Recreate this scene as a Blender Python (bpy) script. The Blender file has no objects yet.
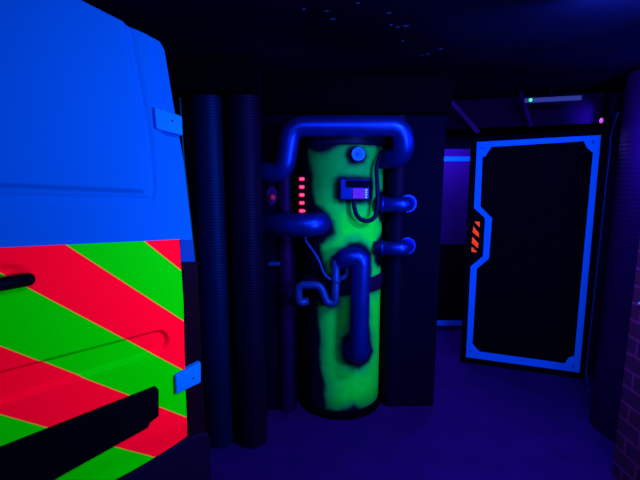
import bpy, bmesh, math, random
from mathutils import Vector, Matrix, noise
random.seed(7)
# positions measured in metres: the van and the door in their own planes, everything else in the room
VAN_ORIGIN = [-0.6234, 1.85, 0.0]
VAN_ANGLE = 0.76794
DOOR_EDGE = [(0.0, 0.4958), (0.0023, 0.7306), (0.0139, 1.1335), (0.0097, 1.4059), (-0.0292, 1.7492), (-0.0544, 1.9686), (-0.0781, 2.2389)]
ROOF_LINE = [(-0.343, 2.3081), (-0.1535, 2.2554), (-0.0781, 2.2389), (-0.0269, 2.2194)]
DOOR_BOTTOM = [(-0.3353, 0.4289), (-0.0008, 0.4808)]
BODY_EDGE = [(0.0853, 0.4361), (0.0836, 0.6244), (0.082, 1.0232), (0.0805, 1.2974), (0.0758, 1.3987), (0.0513, 1.7507), (0.0186, 1.9761), (-0.0079, 2.1887), (-0.0269, 2.2194)]
STRIPES = [(-0.9624, 1.2754), (-0.9118, 1.0452), (-0.891, 0.8042), (-0.8269, 0.5777), (-0.8215, 0.3223)]
STRIPE_TOP = (-0.0655, 1.4126)
WINDOW_RECESS = [(-0.7069, 1.6376), (-0.6059, 1.6245), (-0.1153, 1.586), (-0.0998, 1.6346), (-0.1042, 1.8272), (-0.1573, 2.2546), (-0.3677, 2.381), (-0.6866, 2.2863)]
CHANNEL = [(-0.7171, 1.0245), (-0.6624, 1.0275), (-0.4131, 1.0252), (-0.0621, 1.0267), (-0.0577, 0.9421), (-0.4203, 0.9338), (-0.6725, 0.9205), (-0.7277, 0.9167)]
CREASE = [(-0.5185, 0.5716), (0.0031, 0.5554)]
BAR = [(-0.7723, 0.7617), (-0.6911, 0.7662), (-0.1475, 0.7918), (-0.1354, 0.7735), (-0.1425, 0.6549), (-0.1785, 0.6421), (-0.1928, 0.6204), (-0.21, 0.6187), (-0.5256, 0.5708), (-0.7972, 0.5115)]
HANDLE = [(-0.638, 1.3416), (-0.5576, 1.3376)]
HINGE_UP = [(-0.0845, 1.9546), (0.0324, 1.9301), (0.0325, 1.8488), (-0.0816, 1.8698)]
HINGE_UP_SCREW = (-0.013, 1.9055)
HINGE_LOW = [(-0.0606, 0.8121), (0.0669, 0.837), (0.062, 0.7351), (-0.061, 0.722)]
HINGE_LOW_SCREW = (0.0233, 0.7721)
LAMP = [(0.0099, 1.3089), (0.0763, 1.2992), (0.0769, 0.4648), (0.0001, 0.4791)]
LAMP_TOP = [(0.0095, 1.4071), (0.0706, 1.4004), (0.0753, 1.2996), (0.0089, 1.3094)]
TRIM = [(0.0561, 2.0125), (0.0605, 1.7508), (0.0934, 1.2582), (0.0953, 0.8728), (0.0973, 0.4624)]
GREEN = [[(-0.909, 1.8485), (-0.7395, 1.8275), (-0.4928, 1.8194), (-0.3031, 1.831), (-0.1477, 1.8552), (0.026, 1.8674), (0.3661, 1.8686), (0.8765, 1.8673), (1.4239, 1.8688), (1.4217, 1.5823), (1.0178, 1.5731), (0.8789, 1.5281), (0.8894, 1.4478), (1.1278, 1.3602), (1.4242, 1.3082), (1.018, 1.2533), (0.8787, 1.1966), (0.849, 1.094), (0.9951, 1.0587), (1.4241, 0.9821), (1.4192, 0.9608), (0.7455, 0.9875), (0.7637, 1.1666), (0.5954, 1.2197), (0.3757, 1.2448), (0.1595, 1.2475), (-0.0433, 1.2016), (-0.1785, 1.1675), (-0.2472, 1.1398), (-0.2691, 1.0382), (-0.3647, 1.0293), (-0.4146, 1.0961), (-0.5171, 1.1881), (-0.5171, 1.2217), (-0.3192, 1.2656), (-0.181, 1.3001), (-0.2052, 1.3787), (-0.2977, 1.4236), (-0.4918, 1.4738), (-0.6535, 1.4915), (-0.774, 1.6017), (-0.7413, 1.6799), (-0.8736, 1.7708)], [(-0.5993, 0.8407), (-0.4381, 0.8198), (-0.2895, 0.7898), (-0.1254, 0.8139), (-0.0348, 0.8768), (0.1731, 0.8962), (0.7201, 0.8836), (1.4161, 0.8503), (1.4096, 0.0061), (1.4265, -0.0257), (0.8894, 0.0315), (0.4991, 0.0504), (0.3054, 0.0972), (0.1069, 0.0702), (-0.1093, 0.0627), (-0.3814, 0.059), (-0.4082, 0.1701), (-0.4088, 0.2521), (-0.5159, 0.3561), (-0.5436, 0.4789), (-0.5162, 0.5459), (-0.5995, 0.7772)]]
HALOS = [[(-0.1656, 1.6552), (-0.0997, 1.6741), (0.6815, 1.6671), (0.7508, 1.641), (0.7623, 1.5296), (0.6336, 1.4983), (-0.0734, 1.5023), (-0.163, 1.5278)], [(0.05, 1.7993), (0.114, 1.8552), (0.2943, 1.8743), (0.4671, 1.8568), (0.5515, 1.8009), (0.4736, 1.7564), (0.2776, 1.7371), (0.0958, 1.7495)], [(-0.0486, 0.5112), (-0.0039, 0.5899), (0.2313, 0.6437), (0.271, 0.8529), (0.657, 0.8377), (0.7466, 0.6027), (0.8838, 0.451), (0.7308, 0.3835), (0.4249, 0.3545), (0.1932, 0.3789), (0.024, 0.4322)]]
Z_BAND_BOTTOM = 0.8939
Z_BAND_TOP = 0.997
Z_CAP = 1.8551
Z_TOP = 2.0626
DOOR_ORIGIN = [1.3219, 3.6724, 0.0]
DOOR_ANGLE = -0.34578
FRAME_OUT = [(-0.0108, 1.9454), (0.8751, 1.9773), (0.8907, 0.0561), (-0.0024, 0.056), (-0.0072, 0.8877), (0.0891, 0.9871), (0.0868, 1.3145), (-0.0054, 1.3966)]
FRAME_IN = [(0.0384, 1.8997), (0.8324, 1.9375), (0.8419, 0.1188), (0.045, 0.1246), (0.0468, 0.8732), (0.1382, 0.9686), (0.1418, 1.3165), (0.0457, 1.4108)]
GUSSETS = [[(0.0057, 1.9288), (0.0986, 1.9268), (0.1004, 1.8945), (0.0792, 1.8625), (0.0583, 1.8221), (0.0193, 1.8226)], [(0.7584, 1.943), (0.8573, 1.9555), (0.8605, 1.8431), (0.8265, 1.8512), (0.7904, 1.882)], [(0.0162, 0.1911), (0.0413, 0.1946), (0.0859, 0.1447), (0.1123, 0.1205), (0.1143, 0.0832), (0.022, 0.0787)], [(0.7833, 0.0694), (0.7791, 0.1221), (0.7975, 0.1691), (0.8323, 0.192), (0.8681, 0.1975), (0.8709, 0.0749)]]
BOLTS = [(0.0308, 1.8956), (0.8257, 1.9261), (0.0368, 0.1208), (0.8382, 0.1072)]
HAZARD = [[(0.0032, 1.2806), (0.0465, 1.2823), (0.0493, 1.2298)], [(-0.0017, 1.2402), (0.0459, 1.1844), (0.0481, 1.1441), (-0.0061, 1.1895)], [(-0.0053, 1.1515), (0.0474, 1.0934), (0.0437, 1.0525), (-0.0083, 1.0954)], [(-0.0066, 1.0623), (0.0408, 1.0192), (-0.0065, 1.0149)]]
STARS = [[-0.06, 1.719], [0.026, 1.739], [0.052, 1.825], [0.294, 1.895], [0.327, 1.92], [0.358, 1.908], [0.385, 2.116], [0.53, 2.358], [0.556, 2.338], [0.137, 1.661], [0.264, 1.759], [0.598, 2.247]]
P = {'top_pipe': [[-0.396, 2.78, 1.699], [-0.225, 2.72, 1.699], [-0.177, 2.7, 1.977], [0.5, 2.7, 1.977], [0.532, 2.74, 1.804], [0.424, 2.9, 1.778]], 'left_pipe': [[-0.372, 2.74, 1.363], [-0.013, 2.7, 1.368], [0.067, 2.85, 1.37]], 'stub1': [[0.419, 2.82, 1.486], [0.579, 2.8, 1.487]], 'stub2': [[0.426, 2.82, 1.193], [0.589, 2.8, 1.196]], 'front_pipe': [[0.122, 2.84, 1.045], [0.147, 2.7, 1.169], [0.258, 2.66, 1.177], [0.248, 2.66, 0.552], [0.254, 2.79, 0.481]], 'trap': [[-0.079, 2.74, 0.858], [-0.138, 2.72, 0.851], [-0.143, 2.72, 0.973], [0.0, 2.71, 0.975], [0.046, 2.7, 0.857], [0.098, 2.7, 0.857], [0.102, 2.7, 1.143]], 'trap_arm': [[0.103, 2.7, 1.004], [0.174, 2.7, 1.038], [0.18, 2.7, 1.103]], 'thin_tube': [[-0.098, 2.76, 1.263], [-0.013, 2.72, 1.152], [0.026, 2.7, 1.044], [0.103, 2.7, 1.004]], 'cable': [[0.216, 2.74, 1.536], [0.215, 2.72, 1.474], [0.241, 2.72, 1.411], [0.3, 2.73, 1.384], [0.353, 2.75, 1.407], [0.372, 2.76, 1.49], [0.365, 2.78, 1.649], [0.358, 2.79, 1.737], [0.394, 2.83, 1.814]], 'knob': [[0.238, 2.74, 1.81]], 'box': [[0.125, 2.72, 1.656], [0.309, 2.72, 1.525]], 'display': [[0.162, 2.7, 1.65], [0.305, 2.7, 1.607]], 'pad': [[0.206, 2.7, 1.601], [0.3, 2.7, 1.539]], 'leds': [[-0.115, 2.78, 1.655], [-0.116, 2.78, 1.604], [-0.116, 2.78, 1.553], [-0.116, 2.78, 1.502], [-0.117, 2.78, 1.45]], 'led_plate': [[-0.154, 2.8, 1.699], [-0.078, 2.8, 1.409]], 'oval': [[-0.296, 2.66, 1.553]], 'oval_in': [[-0.293, 2.63, 1.543]], 'strip': [[-0.245, 2.66, 1.627], [-0.205, 2.66, 1.43]], 'clamp': [[-0.329, 2.66, 1.125], [-0.253, 2.66, 1.086]], 'col1': [[-0.724, 2.547, -0.0]], 'col2': [[-0.472, 2.547, -0.0]], 'ctop': [[-0.612, 2.45, 2.153], [-0.408, 2.5, 2.103]], 'wall_right_end': [[0.789, 2.85, 2.061], [0.82, 2.85, 0.093]], 'bar': [[1.484, 3.2, 2.195], [1.847, 3.2, 2.223]], 'bar_led': [[1.524, 3.18, 2.199]], 'bracket': [[1.554, 3.25, 2.16], [1.627, 3.25, 1.99]], 'strut': [[1.099, 3.6, 2.21], [1.323, 3.6, 1.982]], 'pinklamp': [[1.894, 3.0, 2.047]], 'glow': [[2.129, 3.5, 2.12]], 'strip_r': [[2.092, 3.1, 2.106], [2.153, 3.3, 1.987], [2.159, 3.3, 1.789], [2.164, 3.3, 0.086], [2.125, 3.2, 0.025], [2.062, 3.05, -0.036]], 'pan_tape': [[1.25, 4.45, 1.85], [1.527, 4.45, 1.81], [1.273, 4.45, 0.132], [1.526, 4.45, 0.042]], 'dots': [[1.493, 2.0, 1.501], [1.577, 2.1, 1.018]], 'brick_end': [[1.61, 2.2, 1.084]]}

COL = bpy.context.scene.collection

# ---------------------------------------------------------------- materials
def new_mat(name):
    m = bpy.data.materials.new(name); m.use_nodes = True
    nt = m.node_tree; b = nt.nodes['Principled BSDF']
    return m, nt, b
def plain(name, col, rough=.6, spec=.25, metal=0, var=.0, scale=8, bump=0):
    m, nt, b = new_mat(name)
    b.inputs['Roughness'].default_value = rough
    b.inputs['Metallic'].default_value = metal
    b.inputs['Specular IOR Level'].default_value = spec
    b.inputs['Specular Tint'].default_value = (.02, .12, 1, 1)
    tc = nt.nodes.new('ShaderNodeTexCoord'); n = nt.nodes.new('ShaderNodeTexNoise')
    n.inputs['Scale'].default_value = scale; n.inputs['Detail'].default_value = 4
    nt.links.new(tc.outputs['Object'], n.inputs['Vector'])
    mx = nt.nodes.new('ShaderNodeMix'); mx.data_type = 'RGBA'
    mx.inputs[6].default_value = tuple(c*(1-var) for c in col)+(1,)
    mx.inputs[7].default_value = tuple(min(1, c*(1+var)) for c in col)+(1,)
    nt.links.new(n.outputs['Fac'], mx.inputs[0]); nt.links.new(mx.outputs[2], b.inputs['Base Color'])
    if bump:
        bp = nt.nodes.new('ShaderNodeBump'); bp.inputs['Strength'].default_value = bump; bp.inputs['Distance'].default_value = .01
        nt.links.new(n.outputs['Fac'], bp.inputs['Height']); nt.links.new(bp.outputs['Normal'], b.inputs['Normal'])
    return m
def glow(name, col, strength):
    m, nt, b = new_mat(name)
    b.inputs['Base Color'].default_value = tuple(c*.5 for c in col)+(1,)
    b.inputs['Emission Color'].default_value = tuple(col)+(1,)
    b.inputs['Emission Strength'].default_value = strength
    return m
VAN_BLUE = (.000, .080, .74)
M = {}
M['van'] = plain('van_paint', VAN_BLUE, .5, .03, var=.04, scale=3)
M['van_hinge'] = plain('hinge_paint', (.0, .13, .95), .4, .1, var=.05)
M['van_trim'] = plain('edge_trim_paint', (.0, .03, .09), .5, .2)
M['van_shaded'] = plain('pillar_base_shaded_blue', (.0, .03, .42), .5, .2)  # body blue darkened to paint in the shade of the leaning pillar
M['black'] = plain('black_plastic', (.0004, .0004, .003), .5, .08, var=.2)
M['lamp_dark'] = plain('unlit_lamp_lens', (.003, .0005, .008), .4, .05, var=.3, scale=20)
M['bumper'] = plain('bumper_plastic', (.002, .0006, .02), .6, .15, var=.2)
M['wall'] = plain('dark_wall_paint', (.0003, .0003, .012), .8, .02, var=.3, scale=2, bump=.2)
M['header'] = plain('header_paint', (.0012, .0004, .018), .8, .02, var=.4, scale=2)
M['fascia'] = plain('black_fascia', (.0002, .0002, .003), .9, .01, var=.2)
M['rib'] = plain('ribbed_sheet_plastic', (.0, .0035, .055), .5, .1, metal=.6, var=.3, scale=3)
M['rib_dark'] = plain('ribbed_sheet_dull', (.0008, .0008, .020), .5, .1, metal=.5, var=.3, scale=3)
M['rib2'] = plain('ribbed_violet_plastic', (.0035, .0006, .050), .5, .1, metal=.4, var=.3, scale=3)
M['pipe'] = plain('pipe_paint', (.001, .012, .46), .38, .2, metal=.85, var=.3, scale=14)
M['pipe_dim'] = plain('small_pipe_paint', (.002, .014, .26), .45, .3, metal=.4, var=.35, scale=30)
M['band'] = plain('tank_band_paint', (.003, .0005, .035), .5, .3, var=.3)
M['navy'] = plain('dark_navy_metal', (.001, .001, .03), .5, .3, var=.4, scale=10)
M['tape'] = plain('blue_tape', (.0, .075, 1.0), .6, .1, var=.06, scale=6)
M['door'] = plain('black_door_panel', (.0002, .0002, .004), .85, .02, var=.3)
M['panel'] = plain('violet_panel', (.006, .001, .09), .7, .1, var=.4, scale=2)
M['orange'] = plain('orange_tape', (1.0, .06, .012), .6, .1, var=.05)
M['bolt'] = plain('bolt_paint', (.0, .03, .6), .4, .3)
M['knob'] = plain('knob_paint', (.0, .06, .9), .5, .3)
M['tick'] = plain('tick_paint', (.03, .18, 1.0), .5, .1)
M['display'] = plain('dark_display', (.0005, .0005, .01), .2, .3)
M['pad'] = plain('keypad_violet', (.06, .01, .5), .5, .3, var=.4, scale=120)
M['key_v'] = plain('violet_key', (.12, .02, .6), .5, .3)
M['key_g'] = plain('green_key', (.05, .7, .5), .5, .3)
M['cable'] = plain('dark_cable', (.0005, .001, .025), .5, .2)
M['lightbar'] = plain('grey_fixture_plastic', (.02, .035, .12), .5, .2)
M['led_red'] = glow('red_led', (.85, .01, .12), 1.0)
M['led_hot'] = glow('red_led_core', (1, .12, .30), 1.0)
M['led_green'] = glow('green_led', (.05, 1, .25), 1.3)
M['led_pink'] = glow('pink_lamp', (.45, .08, .65), 1.0)
M['red_dim'] = plain('red_lens', (.17, .01, .05), .4, .3, var=.3, scale=60)
M['floor'] = plain('dark_carpet', (.0045, .0008, .085), .9, .05, var=.35, scale=5, bump=.3)

def ceiling_material():
    m, nt, b = new_mat('painted_night_ceiling')
    N, L = nt.nodes, nt.links
    b.inputs['Roughness'].default_value = 1; b.inputs['Specular IOR Level'].default_value = 0
    tc = N.new('ShaderNodeTexCoord')
    n = N.new('ShaderNodeTexNoise'); n.inputs['Scale'].default_value = 1.3; n.inputs['Detail'].default_value = 5
    L.new(tc.outputs['Object'], n.inputs['Vector'])
    r = N.new('ShaderNodeValToRGB'); r.color_ramp.elements[0].position = .35; r.color_ramp.elements[1].position = .75
    r.color_ramp.elements[0].color = (.0002, .0002, .006, 1); r.color_ramp.elements[1].color = (.0003, .0009, .020, 1)
    L.new(n.outputs['Fac'], r.inputs[0])
    acc = None
    for i, (x, y) in enumerate(STARS):                     # painted stars
        d = N.new('ShaderNodeVectorMath'); d.operation = 'DISTANCE'; d.inputs[1].default_value = (x, y, 2.3)
        L.new(tc.outputs['Object'], d.inputs[0])
        mr = N.new('ShaderNodeMapRange'); mr.inputs[1].default_value = .001; mr.inputs[2].default_value = .009+.004*(i % 3)
        mr.inputs[3].default_value = .22 if i % 3 else .4; mr.inputs[4].default_value = 0
        L.new(d.outputs['Value'], mr.inputs[0])
        if acc is None: acc = mr.outputs[0]
        else:
            a = N.new('ShaderNodeMath'); a.operation = 'MAXIMUM'; L.new(acc, a.inputs[0]); L.new(mr.outputs[0], a.inputs[1]); acc = a.outputs[0]
    mx = N.new('ShaderNodeMix'); mx.data_type = 'RGBA'; mx.inputs[7].default_value = (.03, .12, .9, 1)
    L.new(acc, mx.inputs[0]); L.new(r.outputs[0], mx.inputs[6]); L.new(mx.outputs[2], b.inputs['Base Color'])
    return m
M['ceiling'] = ceiling_material()

def chevron_material():
    """rear door: blue above, red and green diagonal stripes with thin yellow edges below (van's own coordinates)"""
    m, nt, b = new_mat('van_door_with_chevrons')
    N, L = nt.nodes, nt.links
    b.inputs['Roughness'].default_value = .5; b.inputs['Specular IOR Level'].default_value = .03
    b.inputs['Specular Tint'].default_value = (.02, .12, 1, 1)
    tc = N.new('ShaderNodeTexCoord'); sp = N.new('ShaderNodeSeparateXYZ'); L.new(tc.outputs['Object'], sp.inputs[0])
    def dist(mc):
        a = N.new('ShaderNodeMath'); a.operation = 'MULTIPLY_ADD'; a.inputs[1].default_value = -mc[0]; a.inputs[2].default_value = -mc[1]
        L.new(sp.outputs['X'], a.inputs[0])
        s = N.new('ShaderNodeMath'); s.operation = 'ADD'; L.new(a.outputs[0], s.inputs[0]); L.new(sp.outputs['Z'], s.inputs[1])
        return s.outputs[0]
    def step(v, lo, hi):
        r = N.new('ShaderNodeMapRange'); r.inputs[1].default_value = lo; r.inputs[2].default_value = hi; L.new(v, r.inputs[0]); return r.outputs[0]
    def mix(f, A, B):
        x = N.new('ShaderNodeMix'); x.data_type = 'RGBA'; L.new(f, x.inputs[0])
        for k, c in ((6, A), (7, B)):
            if isinstance(c, tuple): x.inputs[k].default_value = c
            else: L.new(c, x.inputs[k])
        return x.outputs[2]
    RED, GREEN, YEL = (.95, .0, .028, 1), (.0, .62, .0, 1), (.48, .36, .03, 1)
    cur = GREEN; cols = [RED, GREEN, RED, GREEN, RED]; edge = None
    for mc, c in zip(reversed(STRIPES), cols):
        d = dist(mc)
        cur = mix(step(d, -.0008, .0008), cur, c)
        ab = N.new('ShaderNodeMath'); ab.operation = 'ABSOLUTE'; L.new(d, ab.inputs[0])
        cur = mix(step(ab.outputs[0], .0018, .0030), YEL, cur)
    cur = mix(step(dist(STRIPE_TOP), -.0008, .0008), cur, VAN_BLUE+(1,))
    L.new(cur, b.inputs['Base Color'])
    return m
M['chevron'] = chevron_material()

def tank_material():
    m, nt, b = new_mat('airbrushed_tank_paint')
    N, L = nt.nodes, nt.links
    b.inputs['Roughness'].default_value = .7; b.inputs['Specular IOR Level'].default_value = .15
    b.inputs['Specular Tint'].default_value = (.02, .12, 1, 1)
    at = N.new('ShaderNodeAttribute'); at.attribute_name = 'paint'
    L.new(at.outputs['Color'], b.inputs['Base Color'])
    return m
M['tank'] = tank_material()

def brick_material():
    m, nt, b = new_mat('violet_brick')
    N, L = nt.nodes, nt.links
    b.inputs['Roughness'].default_value = .75; b.inputs['Specular IOR Level'].default_value = .1
    tc = N.new('ShaderNodeTexCoord'); mp = N.new('ShaderNodeMapping'); mp.inputs['Rotation'].default_value = (math.pi/2, 0, math.pi/2)
    sp = N.new('ShaderNodeSeparateXYZ'); cb = N.new('ShaderNodeCombineXYZ')
    L.new(tc.outputs['Object'], sp.inputs[0]); L.new(sp.outputs['Y'], cb.inputs['X']); L.new(sp.outputs['Z'], cb.inputs['Y'])
    br = N.new('ShaderNodeTexBrick'); br.inputs['Scale'].default_value = 2.7
    br.inputs['Color1'].default_value = (.022, .001, .075, 1); br.inputs['Color2'].default_value = (.014, .001, .085, 1)
    br.inputs['Mortar'].default_value = (.06, .006, .18, 1); br.inputs['Mortar Size'].default_value = .022
    n = N.new('ShaderNodeTexNoise'); n.inputs['Scale'].default_value = 14
    L.new(cb.outputs[0], br.inputs['Vector']); L.new(tc.outputs['Object'], n.inputs['Vector'])
    x = N.new('ShaderNodeMix'); x.data_type = 'RGBA'; x.blend_type = 'MULTIPLY'; x.inputs[0].default_value = .7
    L.new(br.outputs['Color'], x.inputs[6]); L.new(n.outputs['Color'], x.inputs[7]); L.new(x.outputs[2], b.inputs['Base Color'])
    bp = N.new('ShaderNodeBump'); bp.inputs['Strength'].default_value = .5; bp.inputs['Distance'].default_value = .01
    L.new(br.outputs['Fac'], bp.inputs['Height']); bp.invert = True; L.new(bp.outputs['Normal'], b.inputs['Normal'])
    return m
M['brick'] = brick_material()

# ---------------------------------------------------------------- object helpers
def obj(name, bm, mat, parent=None, smooth=False, bevel=0, seg=2):
    me = bpy.data.meshes.new(name)
    bmesh.ops.recalc_face_normals(bm, faces=bm.faces[:]); bm.to_mesh(me); bm.free()
    me.materials.append(mat)
    if smooth:
        for p in me.polygons: p.use_smooth = True
    o = bpy.data.objects.new(name, me); COL.objects.link(o)
    if parent: o.parent = parent
    if bevel:
        md = o.modifiers.new('bevel', 'BEVEL'); md.width = bevel; md.segments = seg; md.limit_method = 'ANGLE'; md.angle_limit = math.radians(35)
    return o
def thing(name, label, cat, loc=(0, 0, 0), rz=0, group=None):
    o = bpy.data.objects.new(name, None); COL.objects.link(o); o.empty_display_size = .1
    o.location = loc; o.rotation_euler = (0, 0, rz); o['label'] = label; o['category'] = cat
    if group: o['group'] = group
    return o
def tag(o, label, cat, group=None):
    o['label'] = label; o['category'] = cat
    if group: o['group'] = group
    return o
def struct(name, bm, mat, label=None, **k):
    o = obj(name, bm, mat, **k); o['kind'] = 'structure'
    if label: o['label'] = label
    return o
def box(bm, a, b):
    c = [(a[i]+b[i])/2 for i in range(3)]; s = [abs(b[i]-a[i]) for i in range(3)]
    bmesh.ops.create_cube(bm, size=1, matrix=Matrix.Translation(c) @ Matrix.Diagonal((*s, 1)))
    return bm
def B(a, b): return box(bmesh.new(), a, b)
def prism(pts, y0, y1, bm=None):
    """polygon given as (x, z), extruded from y0 to y1"""
    bm = bm or bmesh.new()
    f = [bm.verts.new((x, y0, z)) for x, z in pts]; g = [bm.verts.new((x, y1, z)) for x, z in pts]
    n = len(pts); bm.faces.new(f); bm.faces.new(g[::-1])
    for i in range(n): bm.faces.new((f[i], f[(i+1) % n], g[(i+1) % n], g[i]))
    return bm
def disc(c, axis, r, h, n=20, bm=None, r2=None):
    bm = bm or bmesh.new()
    q = Vector((0, 0, 1)).rotation_difference(Vector(axis)).to_matrix().to_4x4()
    bmesh.ops.create_cone(bm, cap_ends=True, segments=n, radius1=r, radius2=r if r2 is None else r2, depth=h, matrix=Matrix.Translation(c) @ q)
    return bm
def rounded(path, rad, n=7):
    """round the corners of a polyline"""
    P_ = [Vector(p) for p in path]; out = [P_[0]]
    for i in range(1, len(P_)-1):
        a, b, c = P_[i-1], P_[i], P_[i+1]
        r = min(rad, (a-b).length*.48, (c-b).length*.48)
        s = b+(a-b).normalized()*r; e = b+(c-b).normalized()*r
        for k in range(n+1):
            t = k/n; out.append(s*(1-t)**2+b*2*t*(1-t)+e*t*t)
    out.append(P_[-1]); return out
def tube(path, r, n=16, bm=None, caps=True):
    bm = bm or bmesh.new(); P_ = [Vector(p) for p in path]; rs = r if isinstance(r, (list, tuple)) else [r]*len(P_)
    T = [((P_[min(i+1, len(P_)-1)]-P_[max(i-1, 0)]).normalized()) for i in range(len(P_))]
    up = T[0].orthogonal().normalized(); rings = []
    for i, p in enumerate(P_):
        up = (up-T[i]*up.dot(T[i])).normalized(); s = T[i].cross(up)
        rings.append([bm.verts.new(p+(up*math.cos(2*math.pi*k/n)+s*math.sin(2*math.pi*k/n))*rs[i]) for k in range(n)])
    for a, b in zip(rings, rings[1:]):
        for k in range(n): bm.faces.new((a[k], a[(k+1) % n], b[(k+1) % n], b[k]))
    if caps: bm.faces.new(rings[0]); bm.faces.new(rings[-1][::-1])
    return bm
def collar(p, axis, r, h=.018, bm=None):
    a = Vector(axis).normalized(); p = Vector(p)
    prof = [(-h/2, r-.006), (-h/2, r), (-h/2+.003, r+.003), (h/2-.003, r+.003), (h/2, r), (h/2, r-.006)]
    return tube([p+a*t for t, _ in prof], [q for _, q in prof], 24, bm)

# ---------------------------------------------------------------- the setting
struct('floor', B((-2.9, -1.3, -.1), (3.2, 4.8, 0)), M['floor'])
struct('ceiling', B((-2.9, -1.3, 2.3), (3.2, 4.8, 2.4)), M['ceiling'])
struct('wall_left', B((-3.0, -1.3, 0), (-2.9, 4.8, 2.3)), M['wall'])
struct('wall_rear', B((-3.0, -1.4, 0), (3.2, -1.3, 2.3)), M['wall'])
struct('wall_back', B((-3.0, 4.7, 0), (3.2, 4.8, 2.3)), M['wall'])
struct('wall_alcove_left', B((-2.9, 2.62, 0), (-.372, 3.5, 2.3)), M['wall'])
struct('wall_alcove_side', B((-.372, 2.88, 0), (-.17, 3.5, 2.3)), M['wall'])
struct('wall_alcove_back', B((-.17, 3.4, 0), (.56, 3.5, 2.3)), M['wall'])
struct('wall_alcove_right', B((.56, 2.93, 0), (.832, 4.7, 2.3)), M['wall'])
struct('wall_corridor_right', B((2.26, 2.2, 0), (3.2, 4.7, 2.3)), M['wall'])
struct('wall_right', B((1.655, -1.3, 0), (1.82, 2.2, 2.3)), M['brick'])
bm = B((-2.9, 2.34, 2.12), (-.36, 2.62, 2.3)); struct('trim_1', bm, M['fascia'])
bm = B((-.36, 2.84, 2.075), (.84, 2.93, 2.3)); struct('trim_2', bm, M['fascia'])
hd = struct('wall_header', B((-.50, .05, 2.07), (1.0, .15, 2.3)), M['header']); hd.location = DOOR_ORIGIN; hd.rotation_euler[2] = DOOR_ANGLE

def ribbed_column(x, y, r, h, pitch, mat, label, group):
    bm = bmesh.new(); n = 36; prof = []; z = 0.0
    while z < h-pitch*.5:
        prof += [(r-.0022, z), (r-.0005, z+pitch*.22), (r, z+pitch*.45), (r-.0005, z+pitch*.68)]
        z += pitch
    prof.append((r-.005, z))
    rings = [[bm.verts.new((q*math.cos(2*math.pi*k/n), q*math.sin(2*math.pi*k/n), zz)) for k in range(n)] for q, zz in prof]
    for a, b in zip(rings, rings[1:]):
        for k in range(n): bm.faces.new((a[k], a[(k+1) % n], b[(k+1) % n], b[k]))
    bm.faces.new(rings[0]); bm.faces.new(rings[-1])
    o = obj('ribbed_column', bm, mat, smooth=True); o.location = (x, y, 0)
    return tag(o, label, 'column', group)
G1 = 'dark corrugated columns along the walls'
ribbed_column(-.635, 2.52, .085, 2.12, .017, M['rib'], 'dark ribbed column right beside the van, the brightest with a blue sheen', G1)
ribbed_column(-.435, 2.53, .095, 2.12, .017, M['rib_dark'], 'dim ribbed column where the pipes go in, left of the tank', G1)
ribbed_column(-.235, 2.89, .052, 1.97, .017, M['rib2'], 'thin ribbed column behind the left pipe, between red indicator and red lamps', G1)
ribbed_column(.53, 2.99, .075, 2.3, .017, M['rib_dark'], 'dark ribbed column behind the two short pipes right of the tank', G1)
ribbed_column(2.06, 2.63, .225, 2.3, .026, M['rib2'], 'wide violet ribbed column between black door and brick wall', G1)

# ---------------------------------------------------------------- the van
van = thing('van', 'blue van rear with red and green chevron stripes on its door', 'van', VAN_ORIGIN, VAN_ANGLE)
def lerp(a, b, t): return a+(b-a)*t
def interp(pts, v, ki=1, ko=0):
    P_ = sorted(pts, key=lambda p: p[ki])
    if v <= P_[0][ki]: return P_[0][ko]
    for a, b in zip(P_, P_[1:]):
        if v <= b[ki]: return lerp(a[ko], b[ko], (v-a[ki])/max(1e-9, b[ki]-a[ki]))
    return P_[-1][ko]
def roof(u):
    m = (ROOF_LINE[0][1]-ROOF_LINE[1][1])/(ROOF_LINE[0][0]-ROOF_LINE[1][0])
    if u > ROOF_LINE[0][0]: return interp(ROOF_LINE, u, 0, 1)
    k = min(1, (ROOF_LINE[0][0]-u)/.42)
    return ROOF_LINE[0][1]-m*.42*(k-.5*k*k)*.35
UC = -.80                                                   # middle of the van's rear
edge = sorted(BODY_EDGE, key=lambda p: p[1])
right = [(u, z) for u, z in edge[:-1]]+[(edge[-1][0], edge[-1][1])]
top = [(u, roof(u)-.004) for u in (-.0781, -.1535, -.343, -.5, -.65)]
half = [(.085, .30)]+right+top
pts = half+[(UC, roof(UC)-.004)]+[(2*UC-u, z) for u, z in reversed(half)]
obj('body', prism(pts, 0, .9), M['van'], van, bevel=.006)
# doors as relief sheets
def poly_sdf(p, poly):
    x, z = p; d = 1e9; inside = False
    for i in range(len(poly)):
        ax, az = poly[i]; bx, bz = poly[(i+1) % len(poly)]
        ex, ez = bx-ax, bz-az; wx, wz = x-ax, z-az
        t = max(0, min(1, (wx*ex+wz*ez)/(ex*ex+ez*ez+1e-12)))
        d = min(d, (wx-ex*t)**2+(wz-ez*t)**2)
        if (az > z) != (bz > z) and x < (bx-ax)*(z-az)/(bz-az)+ax: inside = not inside
    d = math.sqrt(d); return -d if inside else d
def sstep(a, b, v):
    t = max(0, min(1, (v-a)/(b-a))); return t*t*(3-2*t)
win = [(-.74, 1.635), (-.115, 1.594), (-.104, 1.64), (-.107, 1.83), (-.160, 2.26), (-.17, 2.6), (-.74, 2.6)]
win_in = [(-.70, 1.676), (-.150, 1.634), (-.143, 1.83), (-.190, 2.26), (-.2, 2.56), (-.70, 2.56)]
chan = [(-.70, 1.0245), (-.120, 1.0262), (-.100, 1.020), (-.087, 1.004), (-.082, .985), (-.087, .964), (-.100, .949), (-.120, .943), (-.4203, .9338), (-.70, .921)]
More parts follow.
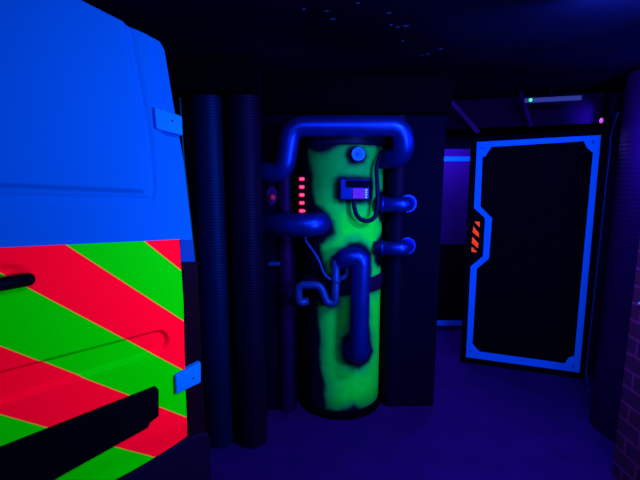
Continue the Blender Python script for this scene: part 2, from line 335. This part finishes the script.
def relief(u, z):
    h = .026
    h += .017*(1-sstep(-.014, .012, poly_sdf((u, z), win_in)-.012))
    rg = poly_sdf((u, z), win); h -= .006*math.exp(-((rg-.004)/.011)**2)
    dc = poly_sdf((u, z), chan)
    top_side = sstep(.97, 1.0, z)
    h -= .016*(1-sstep(-.004, .009+.006*(1-top_side), dc))
    zc = lerp(CREASE[0][1], CREASE[1][1], (u-CREASE[0][0])/(CREASE[1][0]-CREASE[0][0]))
    h -= .10*max(0, min(.07, zc-z)) if z < zc else 0
    # hollow behind the handle
    dx, dz = (u+.645)/.10, (z-1.358)/.045
    h -= .010*(1-sstep(.5, 1.0, math.hypot(dx, dz)))
    return h
def door_sheet(mirror, name):
    bm = bmesh.new(); NU, NZ = 200, 460; grid = []
    for j in range(NZ+1):
        t = j/NZ; row = []
        for i in range(NU+1):
            s = i/NU
            z = lerp(.497, 2.235, t); ur = interp(DOOR_EDGE, z)-.003
            u = lerp(-.795, ur, s)
            k = max(0, min(1, -u/-DOOR_BOTTOM[0][0]))
            zb = lerp(DOOR_BOTTOM[1][1], DOOR_BOTTOM[0][1], 1.6*k-.6*k*k)+.001; zt = roof(u)-.008
            z = lerp(zb, zt, t); u = lerp(-.795, interp(DOOR_EDGE, z)-.003, s)
            e = min(s*(.795), (1-s)*.8, t*1.7, (1-t)*1.7)
            h = relief(u, z)*sstep(-.001, .007, e)
            row.append(bm.verts.new((2*UC-u if mirror else u, -h, z)))
        grid.append(row)
    for a, b in zip(grid, grid[1:]):
        for i in range(NU): bm.faces.new((a[i], a[i+1], b[i+1], b[i]))
    # close the sheet at the back
    back = [[bm.verts.new((v.co.x, .004, v.co.z)) for v in (grid[0][0], grid[0][-1], grid[-1][-1], grid[-1][0])]]
    return obj(name, bm, M['chevron'], van, smooth=True)
dr = door_sheet(False, 'rear_door'); door_left = door_sheet(True, 'rear_door')
def hinge(pts, screw):
    o = obj('hinge', prism(pts, -.042, .004), M['van_hinge'], van, bevel=.008, seg=3)
    obj('screw', disc((screw[0], -.043, screw[1]), (0, 1, 0), .0035, .004), M['lamp_dark'], o)
hinge(HINGE_UP, HINGE_UP_SCREW); hinge(HINGE_LOW, HINGE_LOW_SCREW)
obj('pillar_base', prism(LAMP_TOP, -.010, .002), M['van_shaded'], van, bevel=.003)
tl = obj('tail_lamp', prism([(u if u < .05 else .0885, z) for u, z in LAMP], -.014, .05), M['lamp_dark'], van, bevel=.006)
tl['label'] = 'unlit black tail lamp'
# edge rail that follows the corner of the body
bm = tube([(u, .02, z) for u, z in TRIM], .0035, 8); obj('edge_rail', bm, M['van_trim'], van, smooth=True)
# lower black cover
bar = obj('number_plate_cover', prism(BAR, -.042, -.010), M['black'], van, bevel=.004)
hb = tube(rounded([(-.80, -.045, 1.328), (HANDLE[1][0]-.005, -.045, HANDLE[1][1])], .01), .0235, 16)
bmesh.ops.create_uvsphere(hb, u_segments=16, v_segments=10, radius=.0235, matrix=Matrix.Translation((HANDLE[1][0]-.005, -.045, HANDLE[1][1])))
for u in (-.62, -.77): box(hb, (u-.012, -.045, 1.322), (u+.012, 0, 1.346))
obj('door_handle', hb, M['black'], van, smooth=True)
bp = [(.098, .12), (.100, .430), (.088, .468), (0, DOOR_BOTTOM[1][1]+.004), (-.30, DOOR_BOTTOM[0][1]+.004), (2*UC+.3, DOOR_BOTTOM[0][1]+.004), (2*UC, DOOR_BOTTOM[1][1]+.004), (2*UC-.088, .468), (2*UC-.100, .430), (2*UC-.098, .12)]
obj('bumper', prism(bp, -.034, .30), M['bumper'], van, bevel=.008, seg=4)
for u in (-.14, 2*UC+.14):
    w = disc((u, .55, .31), (1, 0, 0), .31, .2, 40); obj('wheel', w, M['black'], van, bevel=.03, seg=3)

# ---------------------------------------------------------------- tank
TC = (.15, 3.06); TR = .29
tank = thing('storage_tank', 'upright cylinder tank with glowing green airbrushed paint and blue pipes', 'tank', (TC[0], TC[1], 0))
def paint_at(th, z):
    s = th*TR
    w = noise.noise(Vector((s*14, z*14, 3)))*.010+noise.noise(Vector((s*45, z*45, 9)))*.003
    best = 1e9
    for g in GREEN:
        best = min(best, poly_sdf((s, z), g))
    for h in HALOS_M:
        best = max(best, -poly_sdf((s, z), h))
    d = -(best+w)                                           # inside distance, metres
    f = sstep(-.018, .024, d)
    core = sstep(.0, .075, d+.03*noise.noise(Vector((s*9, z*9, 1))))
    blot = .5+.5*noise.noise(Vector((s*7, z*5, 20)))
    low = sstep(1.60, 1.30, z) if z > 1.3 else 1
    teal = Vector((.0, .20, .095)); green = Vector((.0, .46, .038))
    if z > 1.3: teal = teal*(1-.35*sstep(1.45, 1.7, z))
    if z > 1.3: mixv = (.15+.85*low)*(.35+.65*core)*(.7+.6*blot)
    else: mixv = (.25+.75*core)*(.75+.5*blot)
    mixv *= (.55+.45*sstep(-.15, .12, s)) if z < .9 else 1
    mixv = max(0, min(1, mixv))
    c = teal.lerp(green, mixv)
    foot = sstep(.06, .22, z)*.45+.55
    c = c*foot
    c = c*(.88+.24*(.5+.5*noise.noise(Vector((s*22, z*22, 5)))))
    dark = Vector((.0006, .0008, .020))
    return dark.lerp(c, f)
GREEN_T = GREEN
GREEN = [[(a*TR, z) for a, z in g] for g in GREEN_T]
for g in GREEN:                                             # carry the right-hand side on round the curve
    for i, (s, z) in enumerate(g):
        if s > .38: g[i] = (.60, .03 if z < .1 else z)
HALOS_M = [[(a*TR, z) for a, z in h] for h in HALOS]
bm = bmesh.new(); NA, NZ = 300, 520; Z0, Z1 = .03, 1.95
lay = bm.verts.layers.float_color.new('paint')
rows = []
cache_dark = (.0006, .0008, .020, 1)
for j in range(NZ+1):
    z = lerp(Z0, Z1, j/NZ); row = []
    for i in range(NA):
        th = -math.pi+2*math.pi*i/NA
        v = bm.verts.new((TR*math.sin(th), -TR*math.cos(th), z))
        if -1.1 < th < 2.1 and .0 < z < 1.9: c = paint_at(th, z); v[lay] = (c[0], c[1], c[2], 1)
        else: v[lay] = cache_dark
        row.append(v)
    rows.append(row)
for a, b in zip(rows, rows[1:]):
    for k in range(NA): bm.faces.new((a[k], a[(k+1) % NA], b[(k+1) % NA], b[k]))
bm.faces.new(rows[0]); bm.faces.new(rows[-1])
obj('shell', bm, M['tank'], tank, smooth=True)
def lathe(prof, mat, name, parent, n=48, z0=0):
    bm = bmesh.new()
    rings = [[bm.verts.new((r*math.cos(2*math.pi*k/n), r*math.sin(2*math.pi*k/n), z)) for k in range(n)] for r, z in prof]
    for a, b in zip(rings, rings[1:]):
        for k in range(n): bm.faces.new((a[k], a[(k+1) % n], b[(k+1) % n], b[k]))
    bm.faces.new(rings[0]); bm.faces.new(rings[-1])
    return obj(name, bm, mat, parent, smooth=True)
lathe([(.295, 1.87), (.302, 1.88), (.302, 1.96), (.29, 1.99), (.27, 2.03), (.2, 2.055), (.08, 2.062)], M['navy'], 'lid', tank)
lathe([(.27, 0), (.312, 0), (.312, .02), (.300, .03), (.300, .05), (.288, .055)], M['fascia'], 'base_ring', tank)
lathe([(.28, .895), (.304, .897), (.307, .905), (.307, .985), (.304, .993), (.28, .996)], M['band'], 'strap_band', tank)

# ---------------------------------------------------------------- pipes
def pipe(key, r, rad, label, name='pipe', mat='pipe', collars=(), cat='pipe', path=None, n=24, group=None, flange=None):
    path = path or P[key]
    pts = rounded(path, rad)
    t = obj(name, tube(pts, r, n), M[mat], smooth=True); tag(t, label, cat, group)
    for seg, f in collars:
        a, b = Vector(path[seg]), Vector(path[seg+1])
        obj('collar', collar(a.lerp(b, f), b-a, r+.005), M[mat], t, smooth=True)
    for p, ax, fr in flange or []:
        obj('flange', disc(p, ax, fr, .012, 28), M[mat], t, bevel=.003)
    return t
GP = 'blue pipes around the tank'
pipe('top_pipe', .064, .085, 'thick blue pipe that arches over the top of the tank', collars=[(2, .17), (2, .83), (2, .88), (1, .5), (3, .62), (3, .74), (0, .35)], group=GP)
pipe('left_pipe', .074, .09, 'thick horizontal blue pipe left of the tank, below the red lamps', collars=[(0, .25), (0, .62), (0, .72)], group=GP,
     path=[(-.38, 2.74, 1.363), (-.035, 2.70, 1.368), (.015, 2.83, 1.37)])
pipe('stub1', .050, .03, 'short blue pipe stub right of the tank, the upper one beside the keypad box', group=GP, path=[(.37, 2.86, 1.486), (.55, 2.82, 1.487), (.60, 2.94, 1.487)], flange=[((.597, 2.925, 1.487), (0, 1, 0), .062), ((.42, 2.855, 1.486), (1, -.22, 0), .06)])
pipe('stub2', .048, .03, 'short blue pipe stub right of the tank, the lower one beside the upright pipe', group=GP, path=[(.37, 2.86, 1.193), (.55, 2.82, 1.195), (.605, 2.94, 1.195)], flange=[((.602, 2.925, 1.195), (0, 1, 0), .060), ((.42, 2.855, 1.193), (1, -.22, 0), .058)])
pipe('front_pipe', .061, .10, 'upright blue pipe running down the front of the green tank', group=GP,
     path=[(.150, 2.83, 1.08), (.150, 2.68, 1.165), (.262, 2.67, 1.168), (.252, 2.67, .50), (.254, 2.80, .50)],
     collars=[(2, .19), (2, .25), (2, .80)], flange=[((.252, 2.772, .50), (0, 1, 0), .085), ((.150, 2.772, 1.112), (0, 1, .35), .08)])
tp = pipe('trap', .027, .04, 'thin blue drain pipe with an s-bend low on the tank', mat='pipe_dim', n=14, collars=[(1, .15), (2, .35), (2, .45), (3, .3), (5, .35), (5, .55)], group=GP,
     path=P['trap'])
obj('branch', tube(rounded(P['trap_arm'], .03), .015, 12), M['pipe_dim'], tp, smooth=True)
obj('fitting', disc(P['trap_arm'][0], (0, 0, 1), .030, .03, 16), M['pipe_dim'], tp, bevel=.005)
pipe('thin_tube', .010, .06, 'slender bent blue tube between left pipe and drain pipe', mat='pipe_dim', n=10, name='tube', cat='tube', path=[(-.098, 2.76, 1.30)]+P['thin_tube'][0:3]+[(.085, 2.7, 1.004)])
# cable from keypad
c = obj('cable', tube(rounded([(.216, 2.735, 1.54)]+P['cable'][1:], .05, 6), .0145, 10), M['cable'], smooth=True)
tag(c, 'dark looping cable hanging from the keypad box on the tank', 'cable')

# ---------------------------------------------------------------- fittings on the tank
kx, ky, kz = .238, 2.735, 1.81
k = thing('dial', 'round blue dial with white tick marks near the tank top', 'dial', (kx, ky, kz))
obj('dial_face', disc((0, 0, 0), (0, 1, 0), .043, .03, 32), M['knob'], k, bevel=.004)
obj('mount', disc((0, .03, 0), (0, 1, 0), .03, .07, 20), M['navy'], k)
bm = bmesh.new()
for i in range(18):
    a = 2*math.pi*i/18; v = Vector((math.cos(a), 0, math.sin(a)))
    tube([v*.029+Vector((0, -.0155, 0)), v*.041+Vector((0, -.0155, 0))], .0013, 6, bm)
obj('tick_ring', bm, M['tick'], k)
obj('pointer', disc((0, -.017, 0), (0, 1, 0), .008, .012, 16), M['bolt'], k)
kb = thing('keypad_box', 'blue keypad box with dark display mounted on the tank front', 'control box', (.217, 2.75, 1.59))
obj('housing', B((-.092, -.035, -.065), (.092, .045, .066)), M['pipe'], kb, bevel=.008)
obj('display', B((-.054, -.043, .014), (.090, -.033, .058)), M['display'], kb, bevel=.002)
obj('keypad', B((-.012, -.040, -.055), (.084, -.034, .008)), M['pad'], kb, bevel=.001)
for r_ in range(4):
    for c_ in range(5):
        x = -.004+c_*.0188; z = -.001-r_*.0155
        obj('key', B((x-.004, -.0435, z-.004), (x+.006, -.038, z+.003)), M['key_g'] if c_ == 4 else M['key_v'], kb)
# red lamps
lb = thing('lamp_plate', 'narrow dark plate carrying the column of red lamps', 'plate', (-.116, 2.80, 1.55))
obj('plate', B((-.038, 0, -.15), (.038, .09, .14)), M['fascia'], lb, bevel=.004)
words = ['topmost', 'second from the top', 'middle', 'second from the bottom', 'bottom']
for i, (x, y, z) in enumerate(P['leds']):
    t = thing('indicator_lamp', 'small red lamp left of the tank, %s in the column of five' % words[i], 'lamp', (x, y, z), group='red lamps left of the tank')
    obj('lens', B((-.020, -.006, -.012), (.016, .018, .012)), M['led_red'], t, bevel=.007, seg=3)
    obj('core', B((-.010, -.009, -.005), (.006, 0, .005)), M['led_hot'], t, bevel=.003)
    if i == 4: obj('spark', B((.018, -.004, -.006), (.022, .01, .006)), M['led_hot'], t)
# oval indicator on the recess wall
ov = thing('oval_indicator', 'blue oval plate with a dim red centre on dark wall', 'indicator', (-.320, 2.865, 1.543))
bm = disc((0, 0, 0), (0, 1, 0), .036, .03, 32); bmesh.ops.scale(bm, vec=(1, 1, 1.75), verts=bm.verts[:]); obj('plate', bm, M['panel'], ov, bevel=.004)
bm = bmesh.new(); bmesh.ops.create_uvsphere(bm, u_segments=16, v_segments=10, radius=.022); bmesh.ops.translate(bm, vec=(.005, -.02, -.01), verts=bm.verts[:])
obj('red_lens', bm, M['red_dim'], ov, smooth=True)
cl = obj('pipe_clamp', B((-.351, 2.82, 1.075), (-.27, 2.89, 1.10)), M['pipe_dim'], bevel=.008); tag(cl, 'small dark blue clamp on the wall, left of the drain pipe', 'clamp')

# ---------------------------------------------------------------- black door with blue tape
dt = thing('sliding_door', 'black door slab outlined with bright blue tape', 'door', DOOR_ORIGIN, DOOR_ANGLE)
slab = [(-.050, .0), (.932, .0), (.922, 2.02), (-.060, 1.99)]
obj('slab', prism(slab, -.018, .03), M['door'], dt, bevel=.003)
bm = bmesh.new(); n = len(FRAME_OUT)
for y in (-.022,):
    A = [bm.verts.new((x, y, z)) for x, z in FRAME_OUT]; Bv = [bm.verts.new((x, y, z)) for x, z in FRAME_IN]
    A2 = [bm.verts.new((x, -.016, z)) for x, z in FRAME_OUT]; B2 = [bm.verts.new((x, -.016, z)) for x, z in FRAME_IN]
    for i in range(n):
        j = (i+1) % n
        bm.faces.new((A[i], A[j], Bv[j], Bv[i])); bm.faces.new((A[i], A2[i], A2[j], A[j])); bm.faces.new((Bv[i], Bv[j], B2[j], B2[i]))
obj('tape_outline', bm, M['tape'], dt)
for g, b in zip(GUSSETS, BOLTS):
    p = obj('corner_plate', prism(g, -.025, -.016), M['tape'], dt, bevel=.001)
    obj('bolt', disc((b[0], -.027, b[1]), (0, 1, 0), .013, .006, 6), M['bolt'], p)
for g in HAZARD:
    h = obj('hazard_mark', prism(g, -.022, -.016), M['orange'], dt)
    h['label'] = 'orange hazard mark'
# panel seen past the wall
pn = thing('rear_panel', 'violet panel with blue tape strips seen left of the black door', 'panel', (1.5, 4.45, 0))
obj('panel', B((-.62, 0, 0), (.62, .06, 1.93)), M['panel'], pn)
obj('tape_strip', B((-.60, -.006, 1.808), (.60, 0, 1.853)), M['tape'], pn)
obj('tape_strip', B((-.60, -.006, .060), (.60, 0, .118)), M['tape'], pn)
obj('dark_face', B((-.60, -.004, .118), (.60, 0, .95)), M['door'], pn)  # thin dark sheet over the lower half of the panel

# trim strip at the far right corner
t = obj('trim_strip', tube(rounded([(2.08, 3.10, 2.11), (2.165, 3.28, 1.99), (2.180, 3.30, 1.79), (2.172, 3.30, .09), (2.13, 3.2, .03), (2.09, 3.12, .012)], .04, 4), .0065, 8), M['pipe_dim'], smooth=True)
tag(t, 'thin blue edging strip between black door and ribbed column', 'trim strip')
# emergency light bar
lb = thing('emergency_light', 'slim ceiling light fixture with a small green light', 'light fixture', (1.665, 3.2, 2.212), DOOR_ANGLE)
obj('housing', B((-.185, -.03, -.018), (.18, .04, .016)), M['lightbar'], lb, bevel=.005)
obj('stem', B((-.02, -.01, .01), (.02, .02, .09)), M['fascia'], lb)
bm = bmesh.new(); bmesh.ops.create_uvsphere(bm, u_segments=14, v_segments=8, radius=.012); bmesh.ops.translate(bm, vec=(-.145, -.032, 0), verts=bm.verts[:])
obj('green_light', bm, M['led_green'], lb, smooth=True)
# braces above the door
b1 = obj('brace', tube([(1.02, 3.6, 2.30), (1.30, 3.62, 2.02)], .022, 4), M['rib2']); tag(b1, 'slanted dark brace under the ceiling, left above the black door', 'brace')
b2 = obj('brace', tube([(1.52, 3.40, 2.30), (1.64, 3.44, 2.05)], .018, 4), M['rib2']); tag(b2, 'short slanted violet brace below the slim ceiling light', 'brace')
# ultraviolet spotlight
sp = thing('spotlight', 'small spotlight with a pink glowing lens above the door corner', 'spotlight', (2.085, 3.28, 2.075))
AX = Vector((-1, .1, .0))
bm = disc((.03, .005, 0), AX, .026, .06, 20); obj('housing', bm, M['black'], sp, bevel=.004)
bm = disc((-.004, 0, 0), AX, .019, .008, 20); obj('lens', bm, M['led_pink'], sp)
obj('stem', B((.02, .0, .03), (.04, .02, .225)), M['fascia'], sp)
sc_ = obj('wall_glint', disc((1.651, 2.14, 1.03), (1, 0, 0), .007, .010, 10), M['tick']); tag(sc_, 'tiny pale painted glint at the edge of the brick wall', 'screw')  # added pale dot that paints in a tiny highlight

# ---------------------------------------------------------------- lights
def area(name, loc, target, size, power, col):
    l = bpy.data.lights.new(name, 'AREA'); l.shape = 'RECTANGLE'; l.size, l.size_y = size; l.energy = power; l.color = col
    o = bpy.data.objects.new(name, l); COL.objects.link(o); o.location = loc
    o.rotation_euler = (Vector(target)-Vector(loc)).to_track_quat('-Z', 'Y').to_euler(); return o
def point(name, loc, r, power, col):
    l = bpy.data.lights.new(name, 'POINT'); l.shadow_soft_size = r; l.energy = power; l.color = col
    o = bpy.data.objects.new(name, l); COL.objects.link(o); o.location = loc; return o
area('main_tube', (1.38, 1.12, 1.4), (-.7, 1.9, 1.15), (.3, .35), 37, (.95, .80, 1))
area('ceiling_tube', (.35, .9, 2.2), (.1, 3.0, .8), (.9, .1), 15, (.8, .75, 1))
area('door_tube', (1.1, 1.45, 2.22), (1.85, 3.6, .3), (.5, .1), 46, (.7, .66, 1))
area('corridor_tube', (1.2, 4.1, 2.1), (1.2, 4.1, 0), (.5, .1), 26, (.7, .3, 1))
point('violet_lamp', (1.76, 2.31, 1.86), .03, 24, (.45, .12, 1))
spl = bpy.data.lights.new('spot_beam', 'SPOT'); spl.energy = 130; spl.color = (.5, .08, 1); spl.spot_size = math.radians(70); spl.spot_blend = 1; spl.shadow_soft_size = .015
so = bpy.data.objects.new('spot_beam', spl); COL.objects.link(so); so.location = (2.085, 3.275, 2.078)
so.rotation_euler = Vector((-.12, 1, .3)).to_track_quat('-Z', 'Y').to_euler()

w = bpy.data.worlds.new('world'); bpy.context.scene.world = w; w.use_nodes = True
w.node_tree.nodes['Background'].inputs[0].default_value = (.0, .0, .004, 1)

cam = bpy.data.cameras.new('camera'); co = bpy.data.objects.new('camera', cam); COL.objects.link(co)
co.location = (0, 0, 1.7); co.rotation_euler = (math.radians(81), 0, 0); cam.sensor_width = 36; cam.lens = 36*430/640
bpy.context.scene.camera = co
vs = bpy.context.scene.view_settings; vs.view_transform = 'Standard'; vs.look = 'None'; vs.exposure = 0; vs.gamma = 1; vs.use_curve_mapping = False
